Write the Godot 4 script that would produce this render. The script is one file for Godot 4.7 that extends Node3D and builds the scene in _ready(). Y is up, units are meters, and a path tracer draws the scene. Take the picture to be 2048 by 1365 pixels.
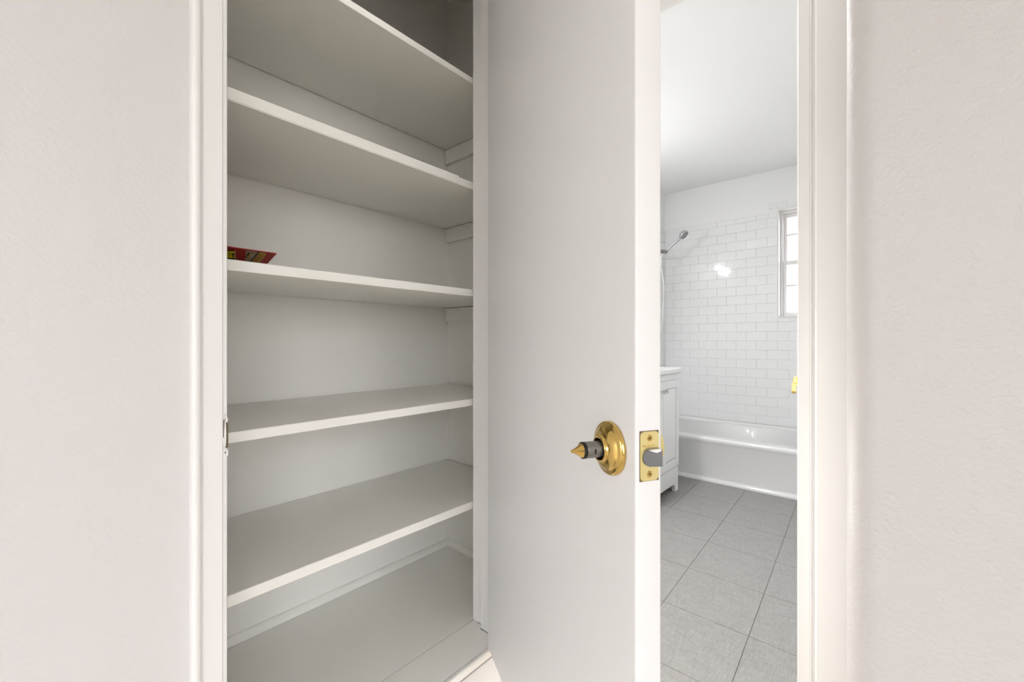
extends Node3D
# A painted linen closet with its door open, and the bathroom seen past the door.
# x runs along the closet wall, -z runs into the closet, metres, y up.

const EYE := 1.08          # camera height
const ZW := -0.745         # face of the closet wall
const SILL := 0.304        # top of the raised closet floor
const BACK := -1.2565      # closet back wall
const SIDE := 1.06         # closet right wall
const FRONT := -0.8723     # front edge of the shelves
const XD := 1.10           # face of the bathroom doorway wall
const XB := 4.178          # face of the tiles on the bathroom back wall
const ZL := -1.645         # bathroom left wall
const ZR := -0.10          # bathroom right wall
const XA := 3.438          # front of the tub
const ZH := 2.4
const W1A := -1.9
const W1B := -0.1
const E_SKY := 2.62
const E_PASSAGE := 0.12
const E_HALL := 0.06
const E_VANITY := 0.056
const E_PASSAGE_FILL := 0.17
const E_SUN := 2.5
const E_BATH_FILL := 2.5

var M := {}
var used := {}

# ---------------------------------------------------------------- set-up
func _ready() -> void:
	var cam := Camera3D.new()
	cam.name = "camera"
	cam.position = Vector3(0, EYE, 0)
	cam.rotation.y = -(PI / 2 - deg_to_rad(41.27))
	cam.fov = 2.0 * rad_to_deg(atan(682.5 / 850.0))
	cam.near = 0.02
	add_child(cam)

	var sky_mat := ProceduralSkyMaterial.new()
	sky_mat.sky_top_color = Color(0.93, 0.95, 1.0)
	sky_mat.sky_horizon_color = Color(1.0, 0.995, 0.985)
	sky_mat.ground_bottom_color = Color(0.62, 0.60, 0.57)
	sky_mat.ground_horizon_color = Color(0.90, 0.90, 0.90)
	sky_mat.sky_energy_multiplier = E_SKY
	sky_mat.ground_energy_multiplier = E_SKY * 0.8
	var sky := Sky.new()
	sky.sky_material = sky_mat
	var env := Environment.new()
	env.background_mode = Environment.BG_SKY
	env.sky = sky
	env.tonemap_mode = Environment.TONE_MAPPER_LINEAR
	env.tonemap_exposure = 1.0
	env.sdfgi_enabled = true
	env.ssao_enabled = true
	env.ssil_enabled = true
	var we := WorldEnvironment.new()
	we.name = "world_environment"
	we.environment = env
	add_child(we)

	# low sun through the window at the end of the hall: it falls on the floor, under the closet and into the passage
	var sun := DirectionalLight3D.new()
	sun.name = "sun"
	sun.sky_mode = DirectionalLight3D.SKY_MODE_LIGHT_ONLY
	sun.light_energy = E_SUN
	sun.light_color = Color(1.0, 0.975, 0.94)
	sun.light_angular_distance = 0.6
	sun.shadow_enabled = true
	sun.look_at_from_position(Vector3(-2.7, 2.2, 0.975), Vector3(0.74, 0.255, ZW))
	add_child(sun)

	materials()
	hall()
	closet()
	closet_door()
	bathroom()
	bathtub()
	vanity()
	shower()
	lamps()
	small_things()

# ---------------------------------------------------------------- materials
func noise_tex(freq: float, oct: int, sd: int, normal := false, lo := 0.0, hi := 1.0, size := 512) -> NoiseTexture2D:
	var n := FastNoiseLite.new()
	n.seed = sd
	n.noise_type = FastNoiseLite.TYPE_SIMPLEX_SMOOTH
	n.frequency = freq
	n.fractal_octaves = oct
	var t := NoiseTexture2D.new()
	t.width = size
	t.height = size
	t.seamless = true
	t.noise = n
	if normal:
		t.as_normal_map = true
	else:
		var g := Gradient.new()
		g.set_color(0, Color(lo, lo, lo))
		g.set_color(1, Color(hi, hi, hi))
		t.color_ramp = g
	return t

func paint(called: String, col: Color, rough: float, bump: NoiseTexture2D, bump_cm: float, scale: float, tint: Texture2D = null) -> StandardMaterial3D:
	var m := StandardMaterial3D.new()
	m.resource_name = called
	m.albedo_color = col
	m.roughness = rough
	m.uv1_triplanar = true
	m.uv1_world_triplanar = true
	m.uv1_scale = Vector3(scale, scale, scale)
	if tint:
		m.albedo_texture = tint
	if bump:
		m.heightmap_enabled = true
		m.heightmap_texture = bump
		m.heightmap_scale = bump_cm
	M[called] = m
	return m

func metal(called: String, col: Color, rough: float, met := 1.0) -> StandardMaterial3D:
	var m := StandardMaterial3D.new()
	m.resource_name = called
	m.albedo_color = col
	m.metallic = met
	m.roughness = rough
	M[called] = m
	return m

func glow(called: String, col: Color, energy: float) -> StandardMaterial3D:
	var m := StandardMaterial3D.new()
	m.resource_name = called
	m.albedo_color = Color(0.9, 0.9, 0.88)
	m.emission_enabled = true
	m.emission = col
	m.emission_energy_multiplier = energy
	M[called] = m
	return m

func linen_image() -> ImageTexture:
	var a := FastNoiseLite.new()
	a.seed = 11
	a.frequency = 0.02
	var b := FastNoiseLite.new()
	b.seed = 12
	b.frequency = 0.02
	var cl := FastNoiseLite.new()
	cl.seed = 13
	cl.frequency = 0.006
	var w := 512
	var im := Image.create(w, w, false, Image.FORMAT_RGB8)
	for y in w:
		for x in w:
			var v := a.get_noise_2d(x * 12.0, y * 0.6) * 0.10 + b.get_noise_2d(x * 0.6, y * 12.0) * 0.09 + cl.get_noise_2d(x, y) * 0.02
			var g := clampf(0.86 + v, 0.0, 1.0)
			im.set_pixel(x, y, Color(g, g * 0.995, g * 0.985))
	return ImageTexture.create_from_image(im)

func wood_image() -> ImageTexture:
	var a := FastNoiseLite.new()
	a.seed = 21
	a.frequency = 0.012
	var w := 256
	var im := Image.create(w, w, false, Image.FORMAT_RGB8)
	for y in w:
		for x in w:
			var v := a.get_noise_2d(x * 0.5, y * 9.0) * 0.18
			im.set_pixel(x, y, Color(0.82 + v, 0.80 + v, 0.76 + v))
	return ImageTexture.create_from_image(im)

func materials() -> void:
	var peel := noise_tex(0.028, 3, 3)
	var brush := noise_tex(0.012, 4, 5)
	var soft := noise_tex(0.006, 3, 8, false, 0.955, 1.0)
	paint("wall_paint", Color(0.838, 0.828, 0.822), 0.5, peel, 0.03, 9.0)
	paint("wall_paint_rough_shaded", Color(0.785, 0.773, 0.762), 0.5, peel, 0.07, 8.0)  # coarser peel; colour darkened to stand in for weaker light on this wall
	paint("trim_paint", Color(0.920, 0.912, 0.902), 0.46, brush, 0.006, 6.0)
	M["trim_paint"].uv1_scale = Vector3(8, 0.9, 8)
	paint("door_paint", Color(0.910, 0.904, 0.898), 0.42, brush, 0.005, 6.0)
	M["door_paint"].uv1_scale = Vector3(7, 0.7, 7)
	paint("closet_paint", Color(0.966, 0.958, 0.932), 0.40, brush, 0.008, 6.0)
	M["closet_paint"].uv1_scale = Vector3(1.0, 6, 6)
	paint("bath_paint", Color(0.95, 0.95, 0.945), 0.5, null, 0.0, 1.0)
	paint("ceiling_paint", Color(0.95, 0.95, 0.945), 0.7, null, 0.0, 1.0)
	paint("grout_white", Color(0.915, 0.915, 0.91), 0.8, null, 0.0, 1.0)
	paint("grout_grey", Color(0.40, 0.39, 0.37), 0.9, null, 0.0, 1.0)
	paint("enamel", Color(0.945, 0.945, 0.94), 0.10, null, 0.0, 1.0)
	paint("cabinet_white", Color(0.95, 0.95, 0.945), 0.3, null, 0.0, 1.0)
	paint("counter_white", Color(0.95, 0.95, 0.945), 0.12, null, 0.0, 1.0)
	var tl := paint("tile_white", Color(0.945, 0.948, 0.945), 0.07, noise_tex(0.01, 2, 31), 0.02, 3.0)
	tl.metallic_specular = 0.5
	var fl := paint("floor_tile", Color(0.72, 0.715, 0.705), 0.5, null, 0.0, 2.2, linen_image())
	fl.metallic_specular = 0.45
	paint("oak_floor", Color(0.93, 0.90, 0.86), 0.4, null, 0.0, 1.5, wood_image())
	metal("brass", Color(0.84, 0.71, 0.42), 0.13)
	metal("brass_pale", Color(0.95, 0.89, 0.64), 0.34)
	metal("steel_grey", Color(0.50, 0.49, 0.47), 0.34, 0.75)
	metal("bolt_grey", Color(0.46, 0.46, 0.47), 0.38, 0.8)
	metal("chrome", Color(0.80, 0.81, 0.82), 0.10)
	metal("black_rubber_and_shade", Color(0.03, 0.03, 0.03), 0.5, 0.0)  # rubber of the ring; also painted shade in the rose hole and tube slot
	metal("raw_wood", Color(0.42, 0.36, 0.28), 0.8, 0.0)
	metal("hole_shade", Color(0.10, 0.08, 0.06), 0.9, 0.0)  # dark colour stands in for the shade inside screw holes and screw slots
	metal("rubber_grey", Color(0.55, 0.55, 0.55), 0.6, 0.0)
	metal("hose_white", Color(0.86, 0.86, 0.85), 0.3, 0.2)
	metal("pouch_red", Color(0.62, 0.10, 0.07), 0.35, 0.0)
	metal("print_black", Color(0.05, 0.06, 0.03), 0.4, 0.0)
	metal("print_yellow", Color(0.95, 0.85, 0.10), 0.4, 0.0)
	metal("print_olive", Color(0.70, 0.62, 0.20), 0.4, 0.0)
	metal("print_tan", Color(0.64, 0.56, 0.46), 0.4, 0.0)
	metal("print_cream", Color(0.80, 0.72, 0.62), 0.4, 0.0)
	metal("print_rose", Color(0.62, 0.24, 0.17), 0.4, 0.0)
	var gl := StandardMaterial3D.new()
	gl.resource_name = "window_glass"
	gl.transparency = BaseMaterial3D.TRANSPARENCY_ALPHA
	gl.albedo_color = Color(0.95, 0.97, 1.0, 0.08)
	gl.roughness = 0.05
	M["glass"] = gl
	glow("lamp_glow", Color(1.0, 0.95, 0.88), 1.2)

# ---------------------------------------------------------------- mesh helpers
func mb() -> SurfaceTool:
	var st := SurfaceTool.new()
	st.begin(Mesh.PRIMITIVE_TRIANGLES)
	return st

func tri(st: SurfaceTool, a: Vector3, b: Vector3, c: Vector3, na: Vector3, nb: Vector3, nc: Vector3) -> void:
	# front faces run clockwise
	if (b - a).cross(c - a).dot(na + nb + nc) > 0.0:
		var t := b
		b = c
		c = t
		t = nb
		nb = nc
		nc = t
	st.set_normal(na)
	st.add_vertex(a)
	st.set_normal(nb)
	st.add_vertex(b)
	st.set_normal(nc)
	st.add_vertex(c)

func flat(st: SurfaceTool, pts: Array, n: Vector3) -> void:
	for i in range(1, pts.size() - 1):
		tri(st, pts[0], pts[i], pts[i + 1], n, n, n)

# box with chamfered edges between two corners
func bx(st: SurfaceTool, lo: Vector3, hi: Vector3, ch := 0.0) -> void:
	var c := (lo + hi) * 0.5
	var h := (hi - lo).abs() * 0.5
	ch = minf(ch, minf(h.x, minf(h.y, h.z)) * 0.9)
	var ax := [Vector3.RIGHT, Vector3.UP, Vector3.BACK]
	for i in 3:
		var j := (i + 1) % 3
		var k := (i + 2) % 3
		for s in [-1.0, 1.0]:
			var n: Vector3 = ax[i] * s
			var p := []
			for q in [[-1, -1], [1, -1], [1, 1], [-1, 1]]:
				p.append(c + n * h[i] + ax[j] * (q[0] * (h[j] - ch)) + ax[k] * (q[1] * (h[k] - ch)))
			flat(st, p, n)
	if ch <= 0.0:
		return
	for i in 3:   # edges along axis i
		var j := (i + 1) % 3
		var k := (i + 2) % 3
		for sj in [-1.0, 1.0]:
			for sk in [-1.0, 1.0]:
				var nj: Vector3 = ax[j] * sj
				var nk: Vector3 = ax[k] * sk
				var e: Vector3 = ax[i] * (h[i] - ch)
				var a: Vector3 = c + nj * h[j] + nk * (h[k] - ch)
				var b: Vector3 = c + nj * (h[j] - ch) + nk * h[k]
				tri(st, a - e, a + e, b + e, nj, nj, nk)
				tri(st, a - e, b + e, b - e, nj, nk, nk)
	for sx in [-1.0, 1.0]:
		for sy in [-1.0, 1.0]:
			for sz in [-1.0, 1.0]:
				var a := c + Vector3(sx * h.x, sy * (h.y - ch), sz * (h.z - ch))
				var b := c + Vector3(sx * (h.x - ch), sy * h.y, sz * (h.z - ch))
				var d := c + Vector3(sx * (h.x - ch), sy * (h.y - ch), sz * h.z)
				tri(st, a, b, d, Vector3(sx, 0, 0), Vector3(0, sy, 0), Vector3(0, 0, sz))

# outline (u, v) swept along a straight direction; P(u, v) = o + U u + V v, swept along W from 0 to len
func sweep(st: SurfaceTool, outline: PackedVector2Array, o: Vector3, u: Vector3, v: Vector3, w: Vector3, smooth_deg := 35.0) -> void:
	var n := outline.size()
	var area := 0.0
	for i in n:
		area += outline[i].cross(outline[(i + 1) % n])
	var sgn := 1.0 if area > 0.0 else -1.0
	var en := []
	for i in n:
		var e := outline[(i + 1) % n] - outline[i]
		en.append(Vector2(e.y, -e.x).normalized() * sgn)
	for i in n:
		var e: Vector2 = en[i]
		var pv: Vector2 = en[(i + n - 1) % n]
		var nx: Vector2 = en[(i + 1) % n]
		var lim := cos(deg_to_rad(smooth_deg))
		var n0: Vector2 = (e + pv).normalized() if e.dot(pv) > lim else e
		var n1: Vector2 = (e + nx).normalized() if e.dot(nx) > lim else e
		var a := o + u * outline[i].x + v * outline[i].y
		var b := o + u * outline[(i + 1) % n].x + v * outline[(i + 1) % n].y
		var na := (u * n0.x + v * n0.y).normalized()
		var nb := (u * n1.x + v * n1.y).normalized()
		tri(st, a, b, b + w, na, nb, nb)
		tri(st, a, b + w, a + w, na, nb, na)
	var idx := Geometry2D.triangulate_polygon(outline)
	var wn := w.normalized()
	for i in range(0, idx.size(), 3):
		var a := o + u * outline[idx[i]].x + v * outline[idx[i]].y
		var b := o + u * outline[idx[i + 1]].x + v * outline[idx[i + 1]].y
		var c := o + u * outline[idx[i + 2]].x + v * outline[idx[i + 2]].y
		tri(st, a, b, c, -wn, -wn, -wn)
		tri(st, a + w, b + w, c + w, wn, wn, wn)

# profile (radius, height) turned about an axis
func lathe(st: SurfaceTool, prof: Array, o: Vector3, axis: Vector3, segs := 48, smooth_deg := 40.0) -> void:
	var up := axis.normalized()
	var sx := up.cross(Vector3.UP if absf(up.y) < 0.9 else Vector3.RIGHT).normalized()
	var sy := up.cross(sx)
	var en := []
	for i in prof.size() - 1:
		var e: Vector2 = prof[i + 1] - prof[i]
		en.append(Vector2(e.y, -e.x).normalized())
	var lim := cos(deg_to_rad(smooth_deg))
	for i in prof.size() - 1:
		var n0: Vector2 = en[i]
		var n1: Vector2 = en[i]
		if i > 0 and en[i].dot(en[i - 1]) > lim:
			n0 = (en[i] + en[i - 1]).normalized()
		if i < en.size() - 1 and en[i].dot(en[i + 1]) > lim:
			n1 = (en[i] + en[i + 1]).normalized()
		for s in segs:
			var a0 := TAU * s / segs
			var a1 := TAU * (s + 1) / segs
			var d0 := sx * cos(a0) + sy * sin(a0)
			var d1 := sx * cos(a1) + sy * sin(a1)
			var p00: Vector3 = o + d0 * prof[i].x + up * prof[i].y
			var p01: Vector3 = o + d1 * prof[i].x + up * prof[i].y
			var p10: Vector3 = o + d0 * prof[i + 1].x + up * prof[i + 1].y
			var p11: Vector3 = o + d1 * prof[i + 1].x + up * prof[i + 1].y
			var m00 := d0 * n0.x + up * n0.y
			var m01 := d1 * n0.x + up * n0.y
			var m10 := d0 * n1.x + up * n1.y
			var m11 := d1 * n1.x + up * n1.y
			if prof[i].x > 0.00001:
				tri(st, p00, p01, p11, m00, m01, m11)
			if prof[i + 1].x > 0.00001:
				tri(st, p00, p11, p10, m00, m11, m10)

func tube(st: SurfaceTool, pts: Array, radius: float, segs := 12) -> void:
	var rings := []
	var last := Vector3.ZERO
	for i in pts.size():
		var t: Vector3 = ((pts[mini(i + 1, pts.size() - 1)] as Vector3) - (pts[maxi(i - 1, 0)] as Vector3)).normalized()
		var s := t.cross(Vector3.UP if absf(t.y) < 0.95 else Vector3.RIGHT).normalized() if last == Vector3.ZERO else (last - t * last.dot(t)).normalized()
		last = s
		var b := t.cross(s)
		var ring := []
		for k in segs:
			var a := TAU * k / segs
			ring.append(s * cos(a) + b * sin(a))
		rings.append(ring)
	for i in pts.size() - 1:
		for k in segs:
			var q := (k + 1) % segs
			var a: Vector3 = rings[i][k]
			var b: Vector3 = rings[i][q]
			var c: Vector3 = rings[i + 1][q]
			var d: Vector3 = rings[i + 1][k]
			tri(st, pts[i] + a * radius, pts[i] + b * radius, pts[i + 1] + c * radius, a, b, c)
			tri(st, pts[i] + a * radius, pts[i + 1] + c * radius, pts[i + 1] + d * radius, a, c, d)
	for e in [0, pts.size() - 1]:
		var n: Vector3 = (pts[1] - pts[0]).normalized() * -1.0 if e == 0 else (pts[e] - pts[e - 1]).normalized()
		var cap := []
		for k in segs:
			cap.append(pts[e] + rings[e][k] * radius)
		flat(st, cap, n)

func rounded_rect(w: float, h: float, r: float, segs := 6) -> PackedVector2Array:
	var p := PackedVector2Array()
	for c in [[w / 2 - r, h / 2 - r, 0.0], [-w / 2 + r, h / 2 - r, PI / 2], [-w / 2 + r, -h / 2 + r, PI], [w / 2 - r, -h / 2 + r, PI * 1.5]]:
		for i in segs + 1:
			var a: float = c[2] + PI / 2 * i / segs
			p.append(Vector2(c[0] + cos(a) * r, c[1] + sin(a) * r))
	return p

# ---------------------------------------------------------------- node helpers
func numbered(called: String) -> String:
	var n: int = used.get(called, 0)
	used[called] = n + 1
	return called if n == 0 else "%s_%03d" % [called, n]

func put(called: String, shape, mat: String, parent: Node = null) -> MeshInstance3D:
	var o := MeshInstance3D.new()
	o.mesh = shape.commit() if shape is SurfaceTool else shape
	o.material_override = M[mat]
	if parent == null:
		o.name = numbered(called)
		add_child(o)
	else:
		o.name = called
		parent.add_child(o, true)
	return o

func base(called: String, at := Vector3.ZERO) -> Node3D:
	var o := Node3D.new()
	o.name = numbered(called)
	o.position = at
	add_child(o)
	return o

func tag(o: Node, label: String, category := "", group := "") -> Node:
	o.set_meta("label", label)
	if category:
		o.set_meta("category", category)
	if group:
		o.set_meta("group", group)
	return o

func struct(o: Node, label := "", category := "") -> Node:
	o.set_meta("kind", "structure")
	if label:
		o.set_meta("label", label)
	if category:
		o.set_meta("category", category)
	return o

func box(called: String, lo: Vector3, hi: Vector3, mat: String, parent: Node = null, ch := 0.0) -> MeshInstance3D:
	var st := mb()
	bx(st, lo, hi, ch)
	return put(called, st, mat, parent)

# ---------------------------------------------------------------- hall
func hall() -> void:
	var top := 2.5
	struct(box("floor", Vector3(-2.7, -0.1, -0.90), Vector3(XD + 0.12, 0.0, 2.5), "oak_floor"), "pale wooden hall floor below the raised closet", "floor")
	struct(box("ceiling", Vector3(-2.7, top, -0.90), Vector3(XD + 0.12, top + 0.1, 2.5), "ceiling_paint"), "white hall ceiling above the closet wall", "ceiling")

	# the wall that holds the closet: left of, over, under and right of the opening
	var w := mb()
	bx(w, Vector3(-2.7, 0, ZW - 0.1), Vector3(0.190, top, ZW))
	bx(w, Vector3(0.190, 2.06, ZW - 0.1), Vector3(0.850, top, ZW))
	bx(w, Vector3(0.190, 0, ZW - 0.1), Vector3(0.850, SILL - 0.022, ZW))
	bx(w, Vector3(0.850, 0, ZW - 0.1), Vector3(XD, top, ZW))
	struct(put("wall_closet", w, "wall_paint"), "off-white painted wall that frames the linen closet opening", "wall")

	# wall beside the camera: rounded plaster corner where the hall narrows towards the bathroom door
	var o := PackedVector2Array()
	var r := 0.032
	for i in 13:
		var a := PI + PI / 2 * i / 12.0
		o.append(Vector2(0.70 + r + cos(a) * r, -0.039 + r + sin(a) * r))
	o.append(Vector2(XD, -0.039))
	o.append(Vector2(XD, 0.06))
	o.append(Vector2(0.82, 0.06))
	o.append(Vector2(0.82, 2.5))
	o.append(Vector2(0.70, 2.5))
	var st := mb()
	sweep(st, o, Vector3.ZERO, Vector3.RIGHT, Vector3.BACK, Vector3.UP * top)
	struct(put("wall_right", st, "wall_paint_rough_shaded"), "textured off-white wall with a rounded corner beside the bathroom doorway", "wall")

	# behind the camera: the end wall with two windows, and the wall facing the closet with another
	var e := mb()
	bx(e, Vector3(-2.8, 0, -0.90), Vector3(-2.7, top, -0.70))
	bx(e, Vector3(-2.8, 0, 0.30), Vector3(-2.7, top, 0.96))
	bx(e, Vector3(-2.8, 0, 1.75), Vector3(-2.7, top, 2.5))
	for q in [[-0.70, 0.30, 0.25, 2.35], [0.96, 1.75, 1.45, 2.20]]:
		bx(e, Vector3(-2.8, 0, q[0]), Vector3(-2.7, q[2], q[1]))
		bx(e, Vector3(-2.8, q[3], q[0]), Vector3(-2.7, top, q[1]))
	struct(put("wall_left", e, "wall_paint"), "off-white end wall of the hall with two windows", "wall")
	hall_window("window_2", "small high sunny window at the end of the hall", Transform3D(Basis(Vector3.UP, PI / 2), Vector3(-2.75, 1.45, 1.355)), 0.79, 0.75)
	hall_window("window_3", "taller window at the end of the hall beside the closet wall", Transform3D(Basis(Vector3.UP, PI / 2), Vector3(-2.75, 0.25, -0.20)), 1.00, 2.10)
	var b := mb()
	bx(b, Vector3(-2.7, 0, ZH), Vector3(W1A, top, ZH + 0.1))
	bx(b, Vector3(W1B, 0, ZH), Vector3(0.70, top, ZH + 0.1))
	bx(b, Vector3(W1A, 0, ZH), Vector3(W1B, 0.25, ZH + 0.1))
	bx(b, Vector3(W1A, 2.35, ZH), Vector3(W1B, top, ZH + 0.1))
	struct(put("wall_back", b, "wall_paint"), "off-white hall wall with a wide window facing the closet", "wall")
	hall_window("window_4", "wide window in the wall facing the closet", Transform3D(Basis(), Vector3((W1A + W1B) * 0.5, 0.25, ZH + 0.05)), W1B - W1A, 2.10)

	# casing on the left of the closet: bead on its outer edge, flat board, and the jamb edge
	var c := PackedVector2Array()
	var zf := -0.732
	c.append(Vector2(0.1520, ZW))
	for i in 9:
		var a := PI - PI * i / 8.0
		c.append(Vector2(0.1575 + cos(a) * 0.0055, zf - 0.001 + sin(a) * 0.0045))
	c.append(Vector2(0.1642, zf - 0.003))
	c.append(Vector2(0.1662, zf))
	c.append(Vector2(0.1885, zf))
	c.append(Vector2(0.1900, zf - 0.0015))
	c.append(Vector2(0.1900, ZW))
	var cs := mb()
	sweep(cs, c, Vector3.ZERO, Vector3.RIGHT, Vector3.BACK, Vector3.UP * 2.10)
	var t1: MeshInstance3D = put("trim_1", cs, "trim_paint")
	struct(t1, "white painted casing and jamb on the latch side of the closet", "trim")
	box("jamb", Vector3(0.1885, SILL, -0.845), Vector3(0.1960, 2.06, -0.7345), "trim_paint", t1, 0.0015)
	strike_mark(t1)
	# hinge side: two-step jamb and the casing behind the door
	var t2: MeshInstance3D = box("trim_2", Vector3(0.8005, SILL - 0.30, ZW), Vector3(0.865, 2.10, -0.732), "trim_paint", null, 0.002)
	struct(t2, "white painted casing and stepped jamb on the hinge side of the closet", "trim")
	box("jamb", Vector3(0.805, SILL, -0.8206), Vector3(0.850, 2.06, -0.742), "trim_paint", t2, 0.0022)
	box("door_stop", Vector3(0.817, SILL, -0.863), Vector3(0.858, 2.06, -0.8206), "trim_paint", t2, 0.0022)
	struct(box("trim_3", Vector3(0.152, 2.06, ZW), Vector3(0.865, 2.105, -0.732), "trim_paint", null, 0.002), "white head casing over the closet opening", "trim")

	# doorway to the bathroom
	var dw := mb()
	bx(dw, Vector3(XD, 0, ZL - 0.1), Vector3(XD + 0.12, top, -0.745))
	bx(dw, Vector3(XD, 2.065, -0.745), Vector3(XD + 0.12, top, -0.119))
	bx(dw, Vector3(XD, 0, -0.119), Vector3(XD + 0.12, top, 0.06))
	struct(put("wall_bathroom_front", dw, "bath_paint"), "white wall around the bathroom doorway", "wall")
	var t4: MeshInstance3D = doorway_casing()
	struct(t4, "white painted bathroom doorway casing with a double bead", "trim")
	box("jamb", Vector3(XD - 0.004, 0, -0.1416), Vector3(XD + 0.122, 2.04, -0.119), "trim_paint", t4, 0.002)
	box("jamb", Vector3(XD - 0.004, 0, -0.745), Vector3(XD + 0.122, 2.04, -0.722), "trim_paint", t4, 0.002)
	box("head_jamb", Vector3(XD - 0.004, 2.04, -0.745), Vector3(XD + 0.122, 2.065, -0.119), "trim_paint", t4, 0.002)
	box("door_stop", Vector3(XD + 0.05, 0, -0.1495), Vector3(XD + 0.085, 2.04, -0.1416), "trim_paint", t4, 0.001)
	box("head_casing", Vector3(XD - 0.014, 2.066, -0.744), Vector3(XD, 2.13, -0.110), "trim_paint", t4, 0.002)

func hall_window(called: String, label: String, at: Transform3D, w: float, h: float) -> void:
	var win: Node3D = base(called)
	win.transform = at
	struct(win, label, "window")
	var f := mb()
	bx(f, Vector3(-w / 2, 0, -0.03), Vector3(-w / 2 + 0.05, h, 0.03), 0.003)
	bx(f, Vector3(w / 2 - 0.05, 0, -0.03), Vector3(w / 2, h, 0.03), 0.003)
	bx(f, Vector3(-w / 2 + 0.05, 0, -0.03), Vector3(w / 2 - 0.05, 0.05, 0.03), 0.003)
	bx(f, Vector3(-w / 2 + 0.05, h - 0.05, -0.03), Vector3(w / 2 - 0.05, h, 0.03), 0.003)
	put("window_frame", f, "trim_paint", win)
	box("mullion", Vector3(-0.02, 0.05, -0.02), Vector3(0.02, h - 0.05, 0.02), "trim_paint", win, 0.003)
	for s in [-1, 1]:
		var c: float = s * (w / 4 - 0.0025)
		box("pane", Vector3(c - w / 4 + 0.0225, 0.05, -0.002), Vector3(c + w / 4 - 0.0225, h - 0.05, 0.002), "glass", win)

func doorway_casing() -> MeshInstance3D:
	var o := PackedVector2Array()   # u = z, v = distance from the wall towards the hall
	o.append(Vector2(-0.119, 0))
	o.append(Vector2(-0.119, 0.008))
	o.append(Vector2(-0.1175, 0.0098))
	o.append(Vector2(-0.1155, 0.0085))
	o.append(Vector2(-0.114, 0.0062))
	o.append(Vector2(-0.1115, 0.0062))
	o.append(Vector2(-0.1098, 0.0105))
	o.append(Vector2(-0.107, 0.0125))
	o.append(Vector2(-0.06, 0.0125))
	o.append(Vector2(-0.057, 0.0112))
	o.append(Vector2(-0.0395, 0.0112))
	o.append(Vector2(-0.0395, 0))
	var st := mb()
	sweep(st, o, Vector3(XD, 0, 0), Vector3.BACK, Vector3.LEFT, Vector3.UP * 2.13)
	return put("trim_4", st, "trim_paint")

# the torn paint where a strike plate was taken off
func strike_mark(parent: Node) -> void:
	box("strike_mortise", Vector3(0.1905, 0.9215, -0.760), Vector3(0.1966, 0.9635, -0.7335), "raw_wood", parent)
	box("screw_hole_shade", Vector3(0.1925, 0.9135, -0.738), Vector3(0.1938, 0.9160, -0.7339), "hole_shade", parent)
	box("screw_hole_shade", Vector3(0.1925, 0.9695, -0.738), Vector3(0.1936, 0.9710, -0.7339), "hole_shade", parent)
	var rng := RandomNumberGenerator.new()
	rng.seed = 4
	# curled flakes of paint above, beside and below the hole
	for q in [[0.1935, 0.9655, 0.0035, 0.012, 0.25], [0.1948, 0.9135, 0.0030, 0.011, -0.2], [0.1925, 0.9440, 0.0026, 0.050, 0.0], [0.1905, 0.9300, 0.0022, 0.020, 0.1]]:
		var o := PackedVector2Array()
		for i in 14:
			var a := TAU * i / 14.0
			var k := 0.5 * rng.randf_range(0.75, 1.15)
			o.append(Vector2(cos(a) * q[2] * k, sin(a) * q[3] * k).rotated(q[4]))
		var st := mb()
		sweep(st, o, Vector3(q[0], q[1], -0.7335), Vector3.RIGHT, Vector3.UP, Vector3(0, 0, 0.0014))
		put("paint_flake", st, "trim_paint", parent)

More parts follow.
